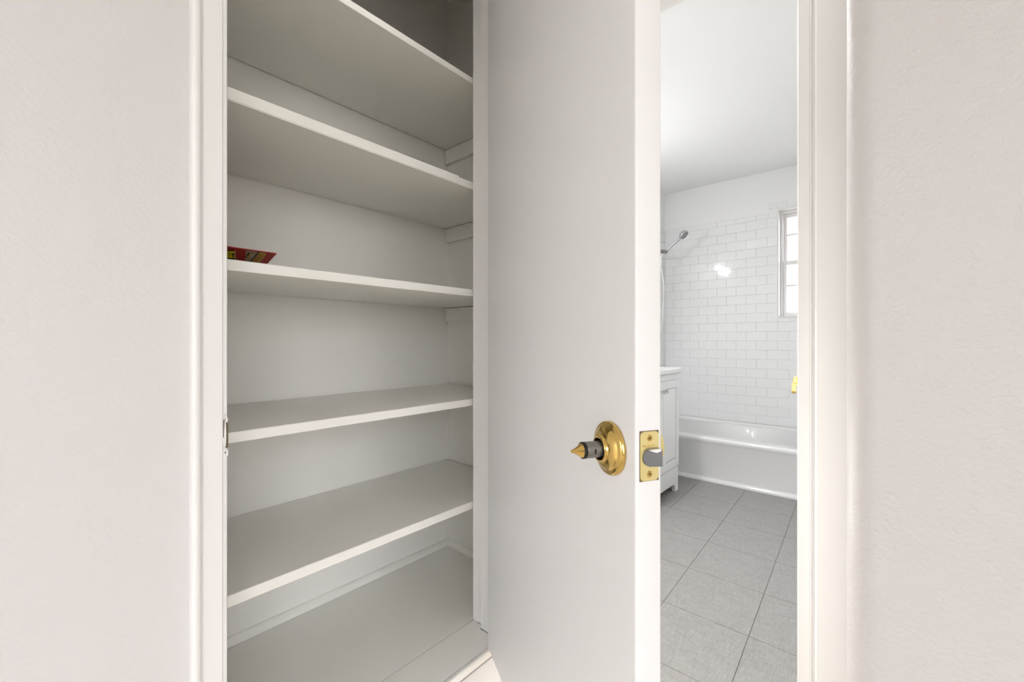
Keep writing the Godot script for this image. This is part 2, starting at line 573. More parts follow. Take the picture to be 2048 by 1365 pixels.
# ---------------------------------------------------------------- closet
func closet() -> void:
	var top := 2.5
	struct(box("wall_closet_back", Vector3(0.0, 0.0, BACK - 0.06), Vector3(SIDE + 0.06, top, BACK), "closet_paint"), "off-white back wall inside the closet", "wall")
	struct(box("wall_closet_side", Vector3(SIDE, 0.0, BACK), Vector3(SIDE + 0.06, top, -0.845), "closet_paint"), "off-white side wall inside the closet beyond the hinge jamb", "wall")
	struct(box("wall_closet_latch_side", Vector3(0.0, 0.0, BACK), Vector3(0.06, top, -0.845), "closet_paint"), "off-white side wall inside the closet on the latch side", "wall")
	struct(box("ceiling_closet", Vector3(0.0, top, BACK - 0.06), Vector3(SIDE + 0.06, top + 0.1, -0.845), "closet_paint"), "closet ceiling", "ceiling")

	var fl: Node3D = base("floor_closet")
	struct(fl, "raised grey-white painted board floor of the closet with a seam", "floor")
	box("floor_board", Vector3(0.06, SILL - 0.022, BACK), Vector3(SIDE, SILL, -0.8630), "closet_paint", fl, 0.0016)
	# the threshold board, notched round the jambs
	var st := mb()
	var o := PackedVector2Array([Vector2(0.1963, -0.757), Vector2(0.8045, -0.757), Vector2(0.8045, -0.8212), Vector2(0.8165, -0.8212), Vector2(0.8165, -0.845), Vector2(SIDE, -0.846), Vector2(SIDE, -0.8608), Vector2(0.06, -0.8608), Vector2(0.06, -0.846), Vector2(0.1963, -0.845)])
	sweep(st, o, Vector3(0, SILL - 0.022, 0), Vector3.RIGHT, Vector3.BACK, Vector3.UP * 0.022)
	put("threshold_board", st, "closet_paint", fl)
	var ns := mb()
	bx(ns, Vector3(0.1963, SILL - 0.022, -0.757), Vector3(0.8045, SILL, -0.7445), 0.004)
	put("nosing", ns, "closet_paint", fl)
	box("added_riser_board", Vector3(0.192, SILL - 0.16, -0.748), Vector3(0.8045, SILL - 0.0235, -0.7440), "trim_paint", fl, 0.001)  # added whiter board, so the strip under the sill looks brighter lit

	# quarter-round moulding where the floor meets the walls
	var q := PackedVector2Array([Vector2(0, 0)])
	for i in 8:
		var a := PI / 2 * i / 7.0
		q.append(Vector2(cos(a) * 0.013, sin(a) * 0.022))
	var mo := mb()
	sweep(mo, q, Vector3(0.06, SILL + 0.0008, BACK), Vector3.BACK, Vector3.UP, Vector3.RIGHT * (SIDE - 0.06))
	struct(put("baseboard_closet_back", mo, "closet_paint"), "thin painted moulding along the foot of the closet back wall", "moulding")
	var mo2 := mb()
	sweep(mo2, q, Vector3(SIDE, SILL + 0.0004, BACK + 0.0135), Vector3.LEFT, Vector3.UP, Vector3.BACK * 0.33)
	struct(put("baseboard_closet_side", mo2, "closet_paint"), "thin painted moulding along the foot of the closet side wall", "moulding")

	var names := ["topmost painted closet shelf, with the dark empty space above it", "second closet shelf from the top, with a chipped front edge", "middle closet shelf carrying the red insecticide pouch", "closet shelf just below the one with the red pouch", "lowest closet shelf, just above the raised closet floor"]
	var tops := [0.742, 0.448, 0.1455, -0.162, -0.451]
	var thick := [0.0175, 0.0215, 0.0205, 0.0205, 0.0220]
	for i in 5:
		var y: float = EYE + tops[i]
		var s: Node3D = base("closet_shelf", Vector3(0.06, y - thick[i], BACK))
		tag(s, names[i], "shelf", "painted shelves in the closet")
		var long := SIDE - 0.06 - (0.0062 if i >= 3 else 0.0018)
		box("board", Vector3(0.001, 0, 0.0032), Vector3(long, thick[i], FRONT - BACK), "closet_paint", s, 0.0018)
		if i == 1:
			box("edge_strip", Vector3(0.001, 0.002, FRONT - BACK - 0.004), Vector3(0.715, thick[i] + 0.0022, FRONT - BACK + 0.001), "closet_paint", s, 0.0008)
		# wooden cleats on both side walls carry the board
		var ch: float = [0.055, 0.054, 0.051, 0.05, 0.05][i]
		box("cleat", Vector3(SIDE - 0.06 - 0.016, -ch, 0.002), Vector3(SIDE - 0.06 - 0.0003, -0.0020, 0.36), "closet_paint", s, 0.0015)
		box("cleat", Vector3(0.0003, -ch, 0.002), Vector3(0.016, -0.0020, 0.36), "closet_paint", s, 0.0015)
	pouch()

func pouch() -> void:
	# a flat foil pouch that lies on the shelf and curls up towards its front edge
	var sy := EYE + 0.1455
	var p: Node3D = base("insecticide_pouch", Vector3(0.10, sy, -1.10))
	tag(p, "small red insecticide pouch with yellow lettering lying on a white closet shelf", "pouch")
	# cross-section of the sheet: z towards the front, y up
	var line := [Vector2(-0.10, 0.0035), Vector2(0.0, 0.0030), Vector2(0.024, 0.0035), Vector2(0.060, 0.0110), Vector2(0.105, 0.0235), Vector2(0.150, 0.0360)]
	var o := PackedVector2Array()
	for k in line:
		o.append(k + Vector2(0, 0.0012))
	for k in range(line.size() - 1, -1, -1):
		o.append(line[k] - Vector2(0, 0.0005))
	var st := mb()
	sweep(st, o, Vector3.ZERO, Vector3.BACK, Vector3.UP, Vector3.RIGHT * 0.241)
	var body := put("pouch_body", st, "pouch_red", p)
	body.set_meta("label", "red foil")
	# print on the side that faces down and out of the closet
	var a := Vector3(0, line[3].y - 0.0005, line[3].x)
	var b := Vector3(0, line[5].y - 0.0005, line[5].x)
	var t := (a - b).normalized()          # from the raised edge back and down
	var n := t.cross(Vector3.RIGHT).normalized()
	var panel := func(called: String, pts: Array, mat: String, lift: float) -> void:
		var s := mb()
		var q := []
		for v in pts:
			q.append(b + Vector3.RIGHT * v[0] + t * v[1] + n * lift)
		flat(s, q, n)
		put(called, s, mat, p)
	panel.call("black_panel", [[0.110, 0.0145], [0.1684, 0.0123], [0.1739, 0.035], [0.1845, 0.066], [0.130, 0.075]], "print_black", 0.0003)
	panel.call("white_line", [[0.1684, 0.0110], [0.1700, 0.0108], [0.1724, 0.0200], [0.1751, 0.0319], [0.1860, 0.066], [0.1845, 0.066], [0.1735, 0.0323], [0.1706, 0.0200]], "print_cream", 0.0004)
	panel.call("picture_panel", [[0.1852, 0.0015], [0.2071, 0.0014], [0.2066, 0.070], [0.2025, 0.070]], "print_tan", 0.0003)
	panel.call("dark_stripe", [[0.2071, 0.0014], [0.2099, 0.0017], [0.2096, 0.070], [0.2066, 0.070]], "print_black", 0.0003)
	panel.call("yellow_panel", [[0.2099, 0.0017], [0.2222, 0.0029], [0.2243, 0.0127], [0.2255, 0.070], [0.2096, 0.070]], "print_olive", 0.0003)
	for i in 4:
		var lx := 0.2115 + 0.0028 * i
		panel.call("print_line", [[lx, 0.010], [lx + 0.0012, 0.010], [lx + 0.0012, 0.052], [lx, 0.052]], "print_rose", 0.0005)
	for i in 3:
		var lx := 0.1920 + 0.0045 * i
		panel.call("picture_shape", [[lx, 0.012 + 0.004 * i], [lx + 0.003, 0.010 + 0.004 * i], [lx + 0.0042, 0.022], [lx + 0.002, 0.040]], ["print_black", "print_olive", "print_cream"][i], 0.0005)
	var f := SystemFont.new()
	f.font_names = PackedStringArray(["Droid Sans"])
	f.font_weight = 700
	var tm := TextMesh.new()
	tm.text = "Raid"
	tm.font = f
	tm.font_size = 32
	tm.pixel_size = 0.00072
	tm.depth = 0.0004
	tm.horizontal_alignment = HORIZONTAL_ALIGNMENT_LEFT
	var l := put("lettering", tm, "print_yellow", p)
	l.set_meta("label", "yellow lettering on the black panel")
	var read := (Vector3.RIGHT * 0.285 + t * 0.958).normalized()
	var rise := (Vector3.RIGHT * 0.958 - t * 0.285).normalized()
	l.transform = Transform3D(Basis(read * 0.66, rise, n), b + Vector3.RIGHT * 0.1600 + t * 0.0165 + n * 0.0006)

# ---------------------------------------------------------------- the open closet door
func closet_door() -> void:
	var d: Node3D = base("door_1", Vector3(0.762, SILL + 0.003, ZW))
	var dx := Vector3(-0.4947, 0, 0.8691).normalized()
	d.basis = Basis(dx, Vector3.UP, dx.cross(Vector3.UP))
	struct(d, "white painted closet door standing open, its inner knob missing", "door")
	var W := 0.61
	var T := 0.036
	var st := mb()
	var o := PackedVector2Array()   # plan of the slab with eased edges
	for c in [[W - 0.0035, -0.0035, 0.0], [-0.008, -0.003, PI / 2], [-0.008, -T + 0.003, PI], [W - 0.0035, -T + 0.0035, PI * 1.5]]:
		for i in 5:
			var a: float = c[2] + PI / 2 * i / 4.0
			o.append(Vector2(c[0] + cos(a) * 0.0033, c[1] + sin(a) * 0.0033))
	sweep(st, o, Vector3.ZERO, Vector3.RIGHT, Vector3.BACK, Vector3.UP * 1.735)
	put("slab", st, "door_paint", d)

	var kx := 0.5586
	var ky := EYE - 0.1347 - SILL - 0.003
	var k := Vector3(kx, ky, 0)
	# rose: stepped brass disc with a raised collar
	var rose := mb()
	var prof := [Vector2(0.0, 0.0002), Vector2(0.0325, 0.0002), Vector2(0.0335, 0.0012), Vector2(0.0335, 0.0050), Vector2(0.0325, 0.0066), Vector2(0.0300, 0.0078), Vector2(0.0285, 0.0080), Vector2(0.0270, 0.0092), Vector2(0.0235, 0.0120), Vector2(0.0195, 0.0138), Vector2(0.0165, 0.0146), Vector2(0.0160, 0.0160), Vector2(0.0158, 0.0178), Vector2(0.0148, 0.0188), Vector2(0.0136, 0.0184), Vector2(0.0132, 0.0170), Vector2(0.0132, 0.0030)]
	lathe(rose, prof, k, Vector3.BACK, 72)
	var ro := put("lock_rose", rose, "brass", d)
	ro.set_meta("label", "polished brass rose")
	var hole := mb()
	lathe(hole, [Vector2(0.0131, 0.0030), Vector2(0.0131, 0.0060), Vector2(0.0, 0.0060)], k, Vector3.BACK, 40)
	put("rose_hole_shade", hole, "black_rubber_and_shade", ro)  # black disc, the shade inside the collar put into its colour
	var sp := mb()
	lathe(sp, [Vector2(0.0102, 0.004), Vector2(0.0102, 0.0375), Vector2(0.0096, 0.0382), Vector2(0.0, 0.0382)], k, Vector3.BACK, 40)
	var spn := put("lock_spindle", sp, "steel_grey", d)
	spn.set_meta("label", "bare grey steel tube")
	# slot in the tube, its shade put on as a black block, on the side that faces the bathroom
	var sl := mb()
	bx(sl, k + Vector3(0.0094, -0.0028, 0.0270), k + Vector3(0.01035, 0.0028, 0.0293))
	put("slot_shade", sl, "black_rubber_and_shade", spn)
	var rg := mb()
	lathe(rg, [Vector2(0.0, 0.0380), Vector2(0.0098, 0.0380), Vector2(0.0103, 0.0388), Vector2(0.0103, 0.0418), Vector2(0.0094, 0.0426), Vector2(0.0, 0.0426)], k, Vector3.BACK, 40)
	put("black_ring", rg, "black_rubber_and_shade", spn)
	# thumb turn: a round foot pinched into a flat upright blade
	var tt := mb()
	var rings := 14
	var segs := 40
	var grid := []
	for i in rings + 1:
		var u := float(i) / rings
		var rx := 0.0009 + 0.0081 * pow(1.0 - u, 2.0)
		var ry := 0.0017 + 0.0073 * pow(1.0 - u, 1.45)
		var row := []
		for s in segs:
			var a := TAU * s / segs
			row.append(k + Vector3(cos(a) * rx, sin(a) * ry, 0.0426 + 0.0138 * u))
		grid.append(row)
	for i in rings:
		for s in segs:
			var s2 := (s + 1) % segs
			var c0 := k + Vector3(0, 0, grid[i][s].z)
			var na: Vector3 = ((grid[i][s] - c0).normalized() + Vector3(0, 0, 0.45)).normalized()
			var nb: Vector3 = ((grid[i][s2] - c0).normalized() + Vector3(0, 0, 0.45)).normalized()
			tri(tt, grid[i][s], grid[i][s2], grid[i + 1][s2], na, nb, nb)
			tri(tt, grid[i][s], grid[i + 1][s2], grid[i + 1][s], na, nb, na)
	var cap := []
	for s in segs:
		cap.append(grid[rings][s])
	flat(tt, cap, Vector3.BACK)
	var th := put("thumb_turn", tt, "brass", d)
	th.set_meta("label", "pointed brass thumb turn")

	# outside of the door: a deep brass rose, its knob missing too
	var kb := mb()
	var kp := [Vector2(0.0335, 0.0002), Vector2(0.0335, 0.006), Vector2(0.028, 0.010), Vector2(0.0265, 0.014), Vector2(0.0262, 0.0235), Vector2(0.0245, 0.0255), Vector2(0.0200, 0.0262), Vector2(0.0, 0.0265)]
	lathe(kb, kp, Vector3(kx, ky, -T), Vector3.FORWARD, 56, 50.0)
	var kn := put("lock_rose", kb, "brass_pale", d)
	kn.set_meta("label", "brass rose on the far face")

	# latch plate let into the door edge
	var py := EYE - 0.1334 - SILL - 0.003
	var mort := mb()
	bx(mort, Vector3(W - 0.006, py - 0.0292, -T / 2 - 0.0131), Vector3(W + 0.0004, py + 0.0292, -T / 2 + 0.0130))
	put("latch_mortise", mort, "raw_wood", d)
	var pl := mb()
	sweep(pl, rounded_rect(0.0252, 0.0572, 0.0052), Vector3(W, py, -T / 2), Vector3.BACK, Vector3.UP, Vector3(0.0012, 0, 0))
	var plate := put("latch_plate", pl, "brass_pale", d)
	plate.set_meta("label", "pale brass latch plate with rounded corners")
	for sgn in [-1.0, 1.0]:
		var c := Vector3(W + 0.0012, py + 0.0208 * sgn, -T / 2)
		var sc := mb()
		lathe(sc, [Vector2(0.0038, 0.0), Vector2(0.0036, 0.0004), Vector2(0.0028, 0.0006), Vector2(0.0, 0.0006)], c, Vector3.RIGHT, 28)
		put("screw", sc, "brass", plate)
		for q in [Vector3(0, 0.0018, 0.0004), Vector3(0, 0.0004, 0.0018)]:
			var cr := mb()
			bx(cr, c + Vector3(0.0004, -q.y, -q.z), c + Vector3(0.00075, q.y, q.z))
			put("screw_slot_shade", cr, "hole_shade", plate)
	# stamped marks on the plate, between the top screw and the bolt
	for i in 8:
		var mk := mb()
		var zz := -T / 2 + 0.0085 - 0.0021 * i
		bx(mk, Vector3(W + 0.0011, py + 0.0108, zz), Vector3(W + 0.00135, py + 0.0108 + (0.0022 if i % 3 else 0.0030), zz + 0.0010))
		put("stamped_mark", mk, "brass", plate)
	# spring bolt: rounded on the closing side, slanted across
	var bo := mb()
	var out := PackedVector2Array()
	for i in 11:
		var a := PI / 2 - PI * i / 10.0
		out.append(Vector2(0.0010 + cos(a) * 0.0085, sin(a) * 0.0100))
	out.append(Vector2(-0.0125, -0.0100))
	out.append(Vector2(-0.0125, 0.0100))
	var c0 := Vector3(W + 0.001, py - 0.0015, -T / 2)
	for pass_ in 1:
		var lo := []
		var hi := []
		for v in out:
			var rise := lerpf(0.0072, 0.0015, clampf((v.x + 0.0125) / 0.022, 0.0, 1.0))
			lo.append(c0 + Vector3(0, v.y, v.x))
			hi.append(c0 + Vector3(rise, v.y, v.x))
		var nt := Vector3(1, 0, 0.42).normalized()
		flat(bo, hi, nt)
		for i in out.size():
			var j := (i + 1) % out.size()
			var e := out[j] - out[i]
			var nn := Vector3(0, -e.x, e.y).normalized()
			var mid := (out[i] + out[j]) * 0.5
			if nn.dot(Vector3(0, mid.y, mid.x)) < 0.0:
				nn = -nn
			flat(bo, [lo[i], lo[j], hi[j], hi[i]], nn)
	var bolt := put("latch_bolt", bo, "bolt_grey", d)
	bolt.set_meta("label", "worn grey steel latch bolt")
	# smear of paint on the bolt
	var sm := mb()
	sweep(sm, PackedVector2Array([Vector2(-0.0105, 0.0080), Vector2(-0.0045, 0.0066), Vector2(0.0030, 0.0088), Vector2(0.0040, 0.0100), Vector2(-0.0110, 0.0102)]), c0 + Vector3(0.0035, 0, 0), Vector3.BACK, Vector3.UP, Vector3(0.0040, 0, 0))
	put("paint_smear", sm, "trim_paint", bolt)

	# hinges
	for hy in [0.18, 0.87, 1.55]:
		var hg := mb()
		lathe(hg, [Vector2(0.0, -0.0445), Vector2(0.0055, -0.0445), Vector2(0.0055, 0.0445), Vector2(0.0, 0.0445)], Vector3(-0.006, hy, -T - 0.004), Vector3.UP, 16)
		put("hinge", hg, "trim_paint", d)

# ---------------------------------------------------------------- bathroom shell
func bathroom() -> void:
	var top := 2.535
	var x0 := XD + 0.12
	struct(box("ceiling_bathroom", Vector3(x0, top, ZL - 0.1), Vector3(XB + 0.16, top + 0.1, ZR + 0.06), "ceiling_paint"), "white bathroom ceiling", "ceiling")
	var wl: MeshInstance3D = box("wall_bathroom_left", Vector3(x0, 0, ZL - 0.1), Vector3(XB + 0.16, top, ZL), "bath_paint")
	struct(wl, "white bathroom wall behind the vanity and shower", "wall")
	struct(box("wall_bathroom_right", Vector3(x0, 0, ZR), Vector3(XB + 0.16, top, ZR + 0.06), "bath_paint"), "white bathroom wall at the far end of the tub", "wall")

	# back wall with the window opening
	var wy0 := 1.2765
	var wy1 := 2.195
	var wz0 := -0.6826
	var wz1 := -0.150
	var xw := XB + 0.005
	var bw := mb()
	bx(bw, Vector3(xw, 0, ZL), Vector3(xw + 0.15, top, wz0))
	bx(bw, Vector3(xw, 0, wz1), Vector3(xw + 0.15, top, ZR))
	bx(bw, Vector3(xw, 0, wz0), Vector3(xw + 0.15, wy0, wz1))
	bx(bw, Vector3(xw, wy1, wz0), Vector3(xw + 0.15, top, wz1))
	var wb: MeshInstance3D = put("wall_bathroom_back", bw, "bath_paint")
	struct(wb, "white subway-tiled wall over the bathtub", "wall")
	# grout bed under the tiles
	var gb := mb()
	bx(gb, Vector3(XB + 0.0012, 0.36, ZL), Vector3(xw, 2.170, -0.746))
	bx(gb, Vector3(XB + 0.0012, 0.36, -0.746), Vector3(xw, wy1, wz0))
	bx(gb, Vector3(XB + 0.0012, wy1, -0.746), Vector3(xw, 2.255, ZR))
	bx(gb, Vector3(XB + 0.0012, 0.36, wz0), Vector3(xw, wy0, ZR))
	bx(gb, Vector3(XB + 0.0012, wy0, wz1), Vector3(xw, wy1, ZR))
	put("grout", gb, "grout_white", wb)

	# subway tiles, one by one, cut at the corner, at the window and at the top
	var cache := {}
	var pitch_z := 0.160
	var pitch_y := 0.0805
	for r in 25:
		var y1 := 2.0479 + 2 * pitch_y - r * pitch_y
		var y0 := y1 - pitch_y
		if y1 > 2.26:
			y1 = 2.258
		if y0 < 0.362:
			y0 = 0.362
		if y1 - y0 < 0.012:
			continue
		var off := -1.16 if r % 2 == 0 else -1.08
		for k in range(-4, 8):
			var a := maxf(off + k * pitch_z, ZL + 0.001)
			var b := minf(off + (k + 1) * pitch_z, ZR - 0.001)
			if b - a < 0.01:
				continue
			for piece in clip_tile(a, b, y0, y1, wz0, wz1, wy0, wy1):
				back_tile(wb, piece, cache)
	# the row of edging tiles over the window
	for k in 5:
		back_tile(wb, [-0.746 + k * 0.1292, -0.746 + (k + 1) * 0.1292 - 0.0005, 2.2095, 2.258], cache)
	# tiles on the shower end wall
	for r in 24:
		var y1 := minf(2.0479 + 2 * pitch_y - r * pitch_y, 2.175)
		var y0 := maxf(2.0479 + pitch_y - r * pitch_y, 0.362)
		if y1 - y0 < 0.012:
			continue
		var off := XB - 0.08 if r % 2 == 0 else XB
		for k in 6:
			var b := minf(off - (k - 1) * pitch_z, XB - 0.001)
			var a := maxf(off - k * pitch_z, XA + 0.02)
			if b - a < 0.012:
				continue
			var key := "s%.3f_%.3f" % [b - a, y1 - y0]
			if not cache.has(key):
				var st := mb()
				bx(st, Vector3(0.0009, 0.0009, 0), Vector3(b - a - 0.0009, y1 - y0 - 0.0009, 0.006), 0.0010)
				cache[key] = st.commit()
			var t := put("tile", cache[key], "tile_white", wl)
			t.position = Vector3(a, y0, ZL)

	bathroom_window(wy0, wy1, wz0, wz1, xw)
	bathroom_floor(x0)

func clip_tile(a: float, b: float, y0: float, y1: float, wz0: float, wz1: float, wy0: float, wy1: float) -> Array:
	var out := []
	# the field stops at 2.172 except for the surround over the window
	var rects := [[a, minf(b, -0.746), y0, minf(y1, 2.172)], [maxf(a, -0.746), b, y0, minf(y1, 2.2095)]] if y1 > 2.172 else [[a, b, y0, y1]]
	for q in rects:
		if q[1] - q[0] < 0.008 or q[3] - q[2] < 0.008:
			continue
		if q[1] <= wz0 or q[0] >= wz1 or q[3] <= wy0 or q[2] >= wy1:
			out.append(q)
			continue
		if q[0] < wz0 - 0.008:
			out.append([q[0], wz0, q[2], q[3]])
		if q[1] > wz1 + 0.008:
			out.append([wz1, q[1], q[2], q[3]])
		var l := maxf(q[0], wz0)
		var h := minf(q[1], wz1)
		if q[2] < wy0 - 0.008:
			out.append([l, h, q[2], wy0])
		if q[3] > wy1 + 0.008:
			out.append([l, h, wy1, q[3]])
	return out

func back_tile(parent: Node, q: Array, cache: Dictionary) -> void:
	var key := "%.3f_%.3f" % [q[1] - q[0], q[3] - q[2]]
	if not cache.has(key):
		var st := mb()
		bx(st, Vector3(0, 0.0009, 0.0009), Vector3(0.006, q[3] - q[2] - 0.0009, q[1] - q[0] - 0.0009), 0.0010)
		cache[key] = st.commit()
	var t := put("tile", cache[key], "tile_white", parent)
	t.position = Vector3(XB - 0.0008, q[2], q[0])

func bathroom_window(y0: float, y1: float, z0: float, z1: float, xw: float) -> void:
	var w: Node3D = base("window_1", Vector3(xw, y0, z0))
	struct(w, "white double-hung bathroom window with small panes above the tub", "window")
	var H := y1 - y0
	var Z := z1 - z0
	# lining of the reveal
	var lining := mb()
	bx(lining, Vector3(-0.004, 0, 0), Vector3(0.15, H, 0.008), 0.001)
	bx(lining, Vector3(-0.004, 0, Z - 0.008), Vector3(0.15, H, Z), 0.001)
	bx(lining, Vector3(-0.004, H - 0.008, 0.008), Vector3(0.15, H, Z - 0.008), 0.001)
	put("reveal", lining, "trim_paint", w)
	box("sill", Vector3(-0.008, 0, 0.008), Vector3(0.15, 0.012, Z - 0.008), "trim_paint", w, 0.002)
	var fr := mb()
	bx(fr, Vector3(0.072, 0.012, 0.008), Vector3(0.14, H - 0.008, 0.028), 0.002)
	bx(fr, Vector3(0.072, 0.012, Z - 0.028), Vector3(0.14, H - 0.008, Z - 0.008), 0.002)
	bx(fr, Vector3(0.072, H - 0.026, 0.028), Vector3(0.14, H - 0.008, Z - 0.028), 0.002)
	put("window_frame", fr, "trim_paint", w)
	# lower sash in front, upper sash behind
	for s in 2:
		var xa := 0.080 if s == 0 else 0.108
		var b := 0.012 if s == 0 else 0.455
		var t := 0.485 if s == 0 else H - 0.026
		var st := mb()
		bx(st, Vector3(xa, b, 0.028), Vector3(xa + 0.026, t, 0.052), 0.002)
		bx(st, Vector3(xa, b, Z - 0.052), Vector3(xa + 0.026, t, Z - 0.028), 0.002)
		bx(st, Vector3(xa, b, 0.052), Vector3(xa + 0.026, b + 0.036, Z - 0.052), 0.002)
		bx(st, Vector3(xa, t - 0.032, 0.052), Vector3(xa + 0.026, t, Z - 0.052), 0.002)
		var sash := put("sash", st, "trim_paint", w)
		var m0 := b + 0.036
		var m1 := t - 0.032
		var mid := m0 + (m1 - m0) * (0.56 if s == 0 else 0.60)
		var mz := Z * 0.5
		box("muntin", Vector3(xa + 0.004, mid - 0.008, 0.052), Vector3(xa + 0.022, mid + 0.008, Z - 0.052), "trim_paint", sash, 0.002)
		box("muntin", Vector3(xa + 0.004, m0, mz - 0.008), Vector3(xa + 0.022, m1, mz + 0.008), "trim_paint", sash, 0.002)
		for q in [[m0, mid - 0.008], [mid + 0.008, m1]]:
			for z in [[0.052, mz - 0.008], [mz + 0.008, Z - 0.052]]:
				box("pane", Vector3(xa + 0.011, q[0], z[0]), Vector3(xa + 0.014, q[1], z[1]), "glass", sash)

func bathroom_floor(x0: float) -> void:
	var f: MeshInstance3D = box("floor_bathroom", Vector3(x0 - 0.12, -0.10, ZL - 0.1), Vector3(XB + 0.16, -0.0015, ZR + 0.06), "grout_grey")
	struct(f, "grey tiled bathroom floor with thin dark joints", "floor")
	# square tiles, their long joints a touch out of line with the walls
	var g := 0.0011
	var cache := {}
	for i in range(-2, 6):
		var xa := 1.7375 + 0.3365 * i
		var xb := xa + 0.3365
		var ca := maxf(xa, x0 - 0.115)
		var cb := minf(xb, XA + 0.03)
		if cb - ca < 0.01:
			continue
		for j in range(-1, 5):
			var z1a := -0.388 - 0.3150 * (j - 1) - 0.041 * (ca - 2.069)
			var z1b := -0.388 - 0.3150 * (j - 1) - 0.041 * (cb - 2.069)
			var z0a := z1a - 0.3150
			var z0b := z1b - 0.3150
			var hi := ZR - 0.001
			var lo := ZL + 0.001
			if minf(z0a, z0b) > hi - 0.01 or maxf(z1a, z1b) < lo + 0.01:
				continue
			var st := mb()
			var o := PackedVector2Array([Vector2(ca + g, clampf(z0a + g, lo, hi)), Vector2(cb - g, clampf(z0b + g, lo, hi)), Vector2(cb - g, clampf(z1b - g, lo, hi)), Vector2(ca + g, clampf(z1a - g, lo, hi))])
			sweep(st, o, Vector3(0, -0.008, 0), Vector3.RIGHT, Vector3.BACK, Vector3.UP * 0.008)
			put("tile", st, "floor_tile", f)

# ---------------------------------------------------------------- bathtub
func bathtub() -> void:
	var t: Node3D = base("bathtub", Vector3(XA, 0, ZL))
	tag(t, "white enamelled bathtub with a plain apron below the subway tiles", "bathtub")
	var L := ZR - ZL - 0.004
	var D := XB - XA - 0.002
	# apron with a rolled rim, swept along the tub
	var o := PackedVector2Array()   # u = depth from the apron, v = height
	o.append(Vector2(0.03, 0.036))
	o.append(Vector2(0.012, 0.036))
	o.append(Vector2(0.01, 0.29))
	o.append(Vector2(0.004, 0.3))
	o.append(Vector2(0.001, 0.31))
	o.append(Vector2(0, 0.322))
	o.append(Vector2(0.0025, 0.33))
	o.append(Vector2(0.009, 0.335))
	o.append(Vector2(0.018, 0.336))
	o.append(Vector2(0.072, 0.336))
	o.append(Vector2(0.084, 0.332))
	o.append(Vector2(0.092, 0.32))
	o.append(Vector2(0.094, 0.3))
	o.append(Vector2(0.07, 0.29))
	o.append(Vector2(0.034, 0.28))
	var a := mb()
	sweep(a, o, Vector3(0, 0, 0.002), Vector3.RIGHT, Vector3.UP, Vector3.BACK * L, 50.0)
	put("apron", a, "enamel", t)
	# base bead where the apron meets the floor
	var b := PackedVector2Array([Vector2(0.012, 0.0), Vector2(-0.002, 0.0), Vector2(-0.003, 0.010), Vector2(0.001, 0.018), Vector2(0.010, 0.024), Vector2(0.012, 0.036), Vector2(0.030, 0.036), Vector2(0.030, 0.0)])
	var bs := mb()
	sweep(bs, b, Vector3(0, 0, 0.002), Vector3.RIGHT, Vector3.UP, Vector3.BACK * L, 50.0)
	put("base_bead", bs, "enamel", t)
	# basin: rounded bowl lofted from the rim down, with the ledges round it
	var st := mb()
	var rows := []
	var cz := L * 0.5
	var cx := 0.092 + (D - 0.092 - 0.055) * 0.5
	var hw := (D - 0.092 - 0.055) * 0.5
	var hl := L * 0.5 - 0.07
	for q in [[1.0, 0.336, 0.10], [0.985, 0.330, 0.10], [0.965, 0.315, 0.105], [0.94, 0.20, 0.12], [0.90, 0.10, 0.13], [0.80, 0.065, 0.13], [0.55, 0.055, 0.10]]:
		var ring := []
		for p in rounded_rect(2.0 * hw * q[0], 2.0 * hl * (1.0 - (1.0 - q[0]) * 0.6), q[2], 6):
			ring.append(Vector3(cx + p.x, q[1], cz + p.y))
		rows.append(ring)
	for i in rows.size() - 1:
		var n: int = rows[i].size()
		for k in n:
			var k2 := (k + 1) % n
			var c := Vector3(cx, 0.45, cz)
			var na: Vector3 = (c - rows[i][k]).normalized()
			var nb: Vector3 = (c - rows[i][k2]).normalized()
			var nc: Vector3 = (c - rows[i + 1][k2]).normalized()
			var nd: Vector3 = (c - rows[i + 1][k]).normalized()
			tri(st, rows[i][k], rows[i][k2], rows[i + 1][k2], na, nb, nc)
			tri(st, rows[i][k], rows[i + 1][k2], rows[i + 1][k], na, nc, nd)
	flat(st, rows[rows.size() - 1], Vector3.UP)
	# ledge between the bowl and the walls
	var outer := []
	for p in rows[0]:
		var v: Vector3 = p - Vector3(cx, 0.336, cz)
		var sx := (D - cx) / maxf(absf(v.x), 0.0001) if v.x > 0 else (cx - 0.070) / maxf(absf(v.x), 0.0001)
		var sz := (L * 0.5) / maxf(absf(v.z), 0.0001)
		outer.append(Vector3(cx, 0.336, cz) + v * minf(sx, sz))
	for k in outer.size():
		var k2: int = (k + 1) % outer.size()
		flat(st, [rows[0][k], rows[0][k2], outer[k2], outer[k]], Vector3.UP)
	# raised tiling lip along the back wall
	bx(st, Vector3(D - 0.022, 0.334, 0.002), Vector3(D, 0.361, L), 0.004)
	put("basin", st, "enamel", t)

